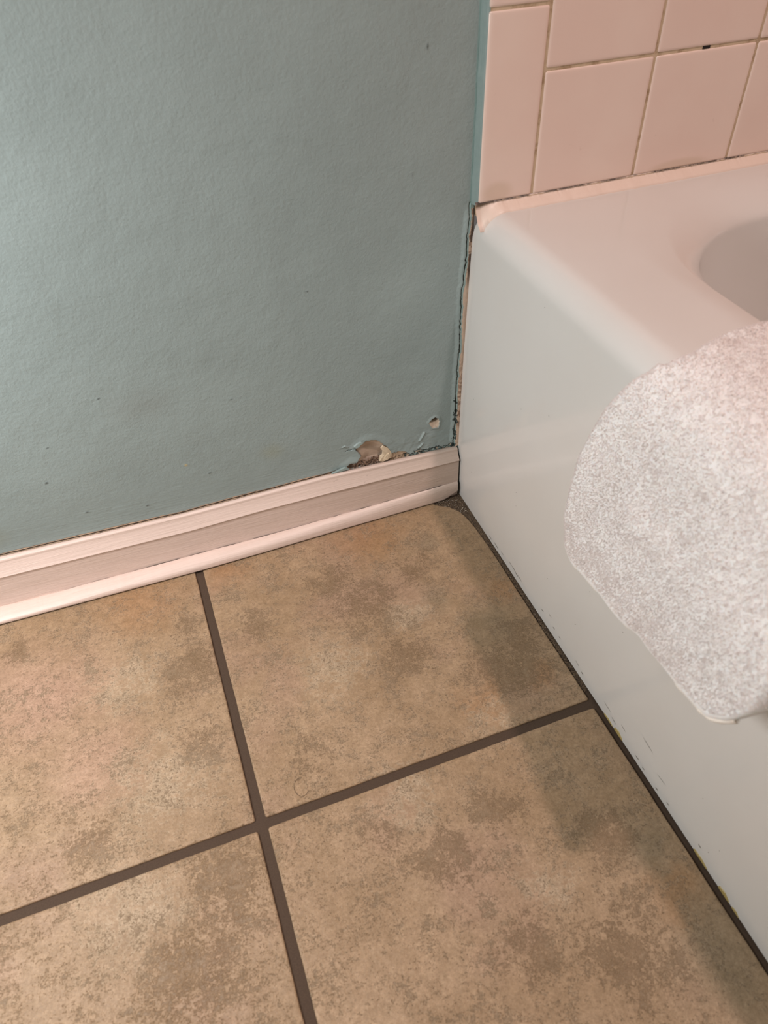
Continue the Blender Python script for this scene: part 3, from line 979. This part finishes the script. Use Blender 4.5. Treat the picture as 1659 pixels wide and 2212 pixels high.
for y0_, y1_, h_ in ((-0.3430, -0.3590, 0.0030), (-0.3600, -0.3740, 0.0062), (-0.4770, -0.4950, 0.0045), (-0.5080, -0.5215, 0.0060), (-0.5240, -0.5330, 0.0035)):
    ym = (y0_ + y1_) / 2
    apron_chip('glue_residue', [(y0_, 0.0010), (y0_ - 0.001, h_ * 0.8), (ym, h_), (y1_ + 0.002, h_ * 0.55), (y1_, 0.0010)], 0.0007, M_YELLOW, 'yellowed strip of old sealant at the apron foot')
sv, sf = [], []


def scuff(y, z, ln, wd, ang):
    b0 = len(sv)
    ca, sa = math.cos(ang), math.sin(ang)
    for u, v in ((-ln, 0), (-ln * 0.3, wd), (ln, wd * 0.3), (ln * 0.4, -wd), (-ln * 0.6, -wd * 0.7)):
        sv.append((ax(max(z, 0)) - 0.00012, y + u * ca - v * sa, z + u * sa + v * ca))
    sf.append(tuple(b0 + i for i in range(5)))


for y, z, ln, wd in ((-0.150, 0.012, 0.004, 0.0007), (-0.158, 0.012, 0.005, 0.0008), (-0.165, 0.010, 0.004, 0.0010), (-0.172, 0.011, 0.005, 0.0007), (-0.222, 0.014, 0.0025, 0.0008), (-0.236, 0.022, 0.003, 0.0004), (-0.246, 0.013, 0.002, 0.0011),
                     (-0.258, 0.012, 0.002, 0.0009), (-0.292, 0.013, 0.004, 0.0005), (-0.302, 0.010, 0.002, 0.0012), (-0.345, 0.015, 0.006, 0.0005), (-0.357, 0.010, 0.004, 0.0007), (-0.370, 0.018, 0.004, 0.0005), (-0.40, 0.040, 0.008, 0.0005),
                     (-0.395, 0.008, 0.003, 0.0010), (-0.405, 0.006, 0.002, 0.0009), (-0.425, 0.024, 0.006, 0.0004), (-0.425, 0.006, 0.002, 0.0010), (-0.44, 0.008, 0.002, 0.0008), (-0.48, 0.014, 0.002, 0.001), (-0.10, 0.006, 0.004, 0.0008), (-0.115, 0.007, 0.006, 0.0009), (-0.13, 0.009, 0.003, 0.0007)):
    scuff(y, z, ln, wd * 0.8, random.uniform(-0.15, 0.25))
for k_ in range(26):
    scuff(random.uniform(-0.5, -0.02), random.uniform(0.02, 0.33), random.uniform(0.0003, 0.0007), 0.0005, 0)
sm = mesh_obj('scuff_marks', sv, sf, M_SCUFF, tub, smooth=False)
sm['kind'] = 'stuff'

# ================================================================== TOWEL
TH = 0.019
# outer-surface path in x-z: from inside the basin, over the deck, down the apron
path = [(0.150, 0.285), (0.142, 0.325), (0.130, 0.350), (0.112, 0.3640), (0.088, 0.3690), (0.055, 0.3710), (0.025, 0.3700), (0.003, 0.3640), (-0.0125, 0.3520), (-0.0215, 0.3340), (-0.0280, 0.310),
        (-0.0350, 0.280), (-0.0395, 0.250), (-0.0410, 0.220), (-0.0405, 0.190), (-0.0400, 0.160)]
pp = np.array(path)
# smooth the path
seg = np.r_[0, np.cumsum(np.hypot(*np.diff(pp, axis=0).T))]
sfine = np.linspace(0, seg[-1], 400)
px2 = np.interp(sfine, seg, pp[:, 0]); pz2 = np.interp(sfine, seg, pp[:, 1])
for _ in range(120):
    px2[1:-1] = (px2[:-2] + 2 * px2[1:-1] + px2[2:]) / 4
    pz2[1:-1] = (pz2[:-2] + 2 * pz2[1:-1] + pz2[2:]) / 4
s_of_z = lambda z: float(np.interp(-z, -pz2[200:], sfine[200:]))
yL_z = np.array([0.12, 0.17, 0.19, 0.23, 0.28, 0.32, 0.350, 0.36])
yL_v = np.array([-0.290, -0.2865, -0.2845, -0.2815, -0.2770, -0.2810, -0.2900, -0.2960])
hem_y = np.array([-0.283, -0.290, -0.297, -0.343, -0.403, -0.447, -0.469, -0.480, -0.491])
hem_z = np.array([0.186, 0.1795, 0.1760, 0.1885, 0.2010, 0.2160, 0.2270, 0.2400, 0.2650])
NU, NV = 150, 170


def loop(nu):
    """closed cross-section: (u across -1..1, n through -1..1) of a soft slab"""
    a = np.linspace(0, 2 * np.pi, nu, endpoint=False)
    # superellipse with long flat sides
    cu, cn = np.cos(a), np.sin(a)
    return np.sign(cu) * np.abs(cu) ** 0.28, np.sign(cn) * np.abs(cn) ** 0.62


hw_edge = 0.009   # length of the rounded side
aa = np.linspace(0, 1, NU, endpoint=False)
# explicit loop: front side left->right, round, back side right->left, round
nf_ = 56; ne_ = NU // 2 - nf_
U_, N_ = [], []
for i in range(nf_):
    U_.append(-1 + 2 * i / (nf_ - 1)); N_.append(1.0)
for i in range(1, ne_ + 1):
    a = math.pi * i / (ne_ + 1)
    U_.append(1 + math.sin(a) * 1e3); N_.append(math.cos(a))
for i in range(nf_):
    U_.append(1 - 2 * i / (nf_ - 1)); N_.append(-1.0)
for i in range(1, ne_ + 1):
    a = math.pi * i / (ne_ + 1)
    U_.append(-1 - math.sin(a) * 1e3); N_.append(-math.cos(a))
U_ = np.array(U_); N_ = np.array(N_)
nloop = len(U_)
vv = np.linspace(0, 1, NV) ** 1.0
Vt = np.zeros((NV, nloop, 3))
smax_mid = s_of_z(0.19)
for r_i, v_ in enumerate(vv):
    for i in range(nloop):
        ub = min(max(U_[i], -1), 1)
        ex = (abs(U_[i]) - 1) / 1e3 if abs(U_[i]) > 1 else 0.0     # 0..1 round side
        # left/right edges of the sheet at this v (first guess of z from the middle)
        s_mid = v_ * smax_mid
        zmid = np.interp(s_mid, sfine, pz2); on_hang = s_mid > seg[7]
        yl = np.interp(zmid, yL_z, yL_v) if on_hang else np.interp(s_mid, [0, seg[4], seg[5], seg[6], seg[7]], [-0.300, -0.291, -0.294, -0.303, -0.300])
        yl -= 0.004
        yr = -0.4820 if on_hang else -0.486
        y = lerp(yl, yr, (ub + 1) / 2)
        y_out = y + (-1 if ub > 0 else 1) * ex * 0.0075
        ze = np.interp(-y_out, -hem_y, hem_z)
        s_end = s_of_z(ze)
        s = v_ * s_end
        # taper at both ends
        tp = min(1.0, math.sqrt(max(0.0, 1 - max(0.0, (s - (s_end - 0.008)) / 0.008) ** 2)))
        tp = max(tp, 0.18)
        x = np.interp(s, sfine, px2); z = np.interp(s, sfine, pz2)
        ds_ = 0.002
        tx = np.interp(s + ds_, sfine, px2) - np.interp(s - ds_, sfine, px2)
        tz = np.interp(s + ds_, sfine, pz2) - np.interp(s - ds_, sfine, pz2)
        L = math.hypot(tx, tz) + 1e-9
        nx, nz = (tz / L, -tx / L)
        if nx * (-1) + nz < 0 and False:
            nx, nz = -nx, -nz
        Vt[r_i, i] = (x, y_out, z)
        # through-thickness: front surface on the path, back surface TH below
        dep = TH * (1 - N_[i]) / 2
        dep = TH / 2 + (dep - TH / 2) * tp
        Vt[r_i, i, 0] -= nx * dep
        Vt[r_i, i, 2] -= nz * dep
# soft folds
hang = sstep(0.345, 0.27, Vt[..., 2]) * (Vt[..., 0] < 0.02)
yy_ = Vt[..., 1]; zz2 = Vt[..., 2]
Nn = np.tile((N_ + 1) / 2, (NV, 1))
fold = 0.0026 * np.sin((yy_ + 0.29) * 60 + (zz2 - 0.2) * 14) * sstep(0.28, 0.19, zz2) + 0.003 * fbm(yy_, zz2, 22, 3, 161)
fold -= 0.0026 * np.exp(-((yy_ + 0.395 + 0.35 * (zz2 - 0.22)) / 0.010) ** 2) * sstep(0.28, 0.21, zz2)
fold -= 0.0020 * np.exp(-((yy_ + 0.318 + 0.5 * (zz2 - 0.26)) / 0.012) ** 2) * sstep(0.31, 0.24, zz2)
Vt[..., 0] -= 0.014 * sstep(-0.36, -0.47, yy_) * hang
Vt[..., 0] -= fold * hang * (0.35 + 0.65 * Nn)
Vt[..., 2] += (1 - hang) * 0.0012 * fbm(Vt[..., 0], yy_, 40, 2, 162) * Nn
# fine pile lumps on the cloth itself
P3 = Vt.reshape(-1, 3)
tf = [tuple(int(q) for q in ff) for ff in grid_faces(NV, nloop, wrap=True, flip=False)]
tf.append(tuple(range(nloop))[::-1])
tf.append(tuple((NV - 1) * nloop + i for i in range(nloop)))
towel = mesh_obj('towel', P3, tf, M_TERRY)
bm = bmesh.new(); bm.from_mesh(towel.data); bmesh.ops.recalc_face_normals(bm, faces=bm.faces[:]); bm.to_mesh(towel.data); bm.free()
tag(towel, 'white terry towel folded over the bathtub rim, hem hanging down', 'towel')

# terry pile: short bent tufts over the outside
me = towel.data
me.calc_loop_triangles()
nt_ = len(me.loop_triangles)
tri = np.zeros(nt_ * 3, dtype=np.int32); me.loop_triangles.foreach_get('vertices', tri); tri = tri.reshape(-1, 3)
co = np.zeros(len(me.vertices) * 3); me.vertices.foreach_get('co', co); co = co.reshape(-1, 3)
A_, B_, C_ = co[tri[:, 0]], co[tri[:, 1]], co[tri[:, 2]]
nrm = np.cross(B_ - A_, C_ - A_); ar = np.linalg.norm(nrm, axis=1); nrm = nrm / (ar[:, None] + 1e-12)
cen = (A_ + B_ + C_) / 3
rowi = tri[:, 0] // nloop
okm = (rowi < NV - 5) & (ar < 5e-4) & ((nrm[:, 0] < 0.2) | (nrm[:, 2] > 0.0)) & ~((nrm[:, 2] < -0.6) & (cen[:, 0] > 0.0))
prob = ar * okm; prob /= prob.sum()
NT_ = 110000
pick = rng.choice(nt_, NT_, p=prob)
r1 = np.sqrt(rng.random(NT_))[:, None]; r2_ = rng.random(NT_)[:, None]
pos = A_[pick] * (1 - r1) + B_[pick] * r1 * (1 - r2_) + C_[pick] * r1 * r2_
nn = nrm[pick]
flow = np.stack([fbm(pos[:, 1], pos[:, 2] + pos[:, 0], 110, 3, 171), fbm(pos[:, 1], pos[:, 2] + pos[:, 0], 110, 3, 172), fbm(pos[:, 1], pos[:, 2] + pos[:, 0], 110, 3, 173)], -1)
dirv = nn * 1.15 + flow * 0.75 + rng.normal(0, 0.30, (NT_, 3)) + np.array([0, 0, -0.25])
dirv -= nn * np.minimum(0, (dirv * nn).sum(1) - 0.35)[:, None]
dirv /= np.linalg.norm(dirv, axis=1)[:, None]
ln_ = rng.uniform(0.0011, 0.0022, NT_)[:, None]
side = np.cross(dirv, rng.normal(0, 1, (NT_, 3))); side /= np.linalg.norm(side, axis=1)[:, None]
oth = np.cross(dirv, side)
rad_ = rng.uniform(0.00018, 0.00030, NT_)[:, None]
vts = []
for k_, (tt, rk) in enumerate(((-0.6, 1.0), (0.18, 1.15), (0.55, 0.4))):
    c0 = pos + dirv * ln_ * tt + side * (ln_ * 0.25 * tt * tt) + np.array([0, 0, -0.0006]) * tt * tt
    for a in (0, 2.094, 4.189):
        vts.append(c0 + (side * math.cos(a) + oth * math.sin(a)) * rad_ * rk)
tv = np.stack(vts, 1).reshape(-1, 3)
base_i = (np.arange(NT_) * 9)[:, None]
q = []
for k_ in (0, 3):
    for a in range(3):
        b_ = (a + 1) % 3
        q.append([k_ + a, k_ + b_, k_ + 3 + b_, k_ + 3 + a])
qf = (base_i[:, None, :] + np.array(q)[None]).reshape(-1, 4)
pile = mesh_obj('terry_pile', tv, qf, M_PILE, towel, smooth=True)
pile['kind'] = 'stuff'

# rolled hem along the lower edge
row = Vt[-1]
front = [i for i in range(nf_)]
hem_pts = []
for i in range(nf_):
    p_ = Vt[-1, i]
    hem_pts.append((p_[0] - 0.0022, p_[1], p_[2] + 0.0004 + 0.0005 * n1d(p_[1], 200, 183)))
hr = [0.0019 + 0.0006 * n1d(p_[1], 330, 181) for p_ in hem_pts]
tube('hem', hem_pts, 0.002, M_HEM, towel, n=10, rad=hr)['label'] = 'narrow stitched hem'

# ================================================================== rest of the room (outside the frame)


def plane(name, vs_, mat):
    return struct(mesh_obj(name, vs_, [(0, 1, 2, 3)], mat, smooth=False))


plane('wall_left', [(-1.61, 0.05, 0), (-1.61, -1.95, 0), (-1.61, -1.95, 2.4), (-1.61, 0.05, 2.4)], M_ROOM)
plane('wall_front', [(-1.62, -1.94, 0), (0.8, -1.94, 0), (0.8, -1.94, 2.4), (-1.62, -1.94, 2.4)], M_ROOM)
plane('wall_right', [(0.775, -1.94, 0), (0.775, 0.05, 0), (0.775, 0.05, 2.4), (0.775, -1.94, 2.4)], M_GLAZE)
plane('ceiling', [(-1.62, -1.95, 2.4), (0.8, -1.95, 2.4), (0.8, 0.05, 2.4), (-1.62, 0.05, 2.4)], M_CEIL)
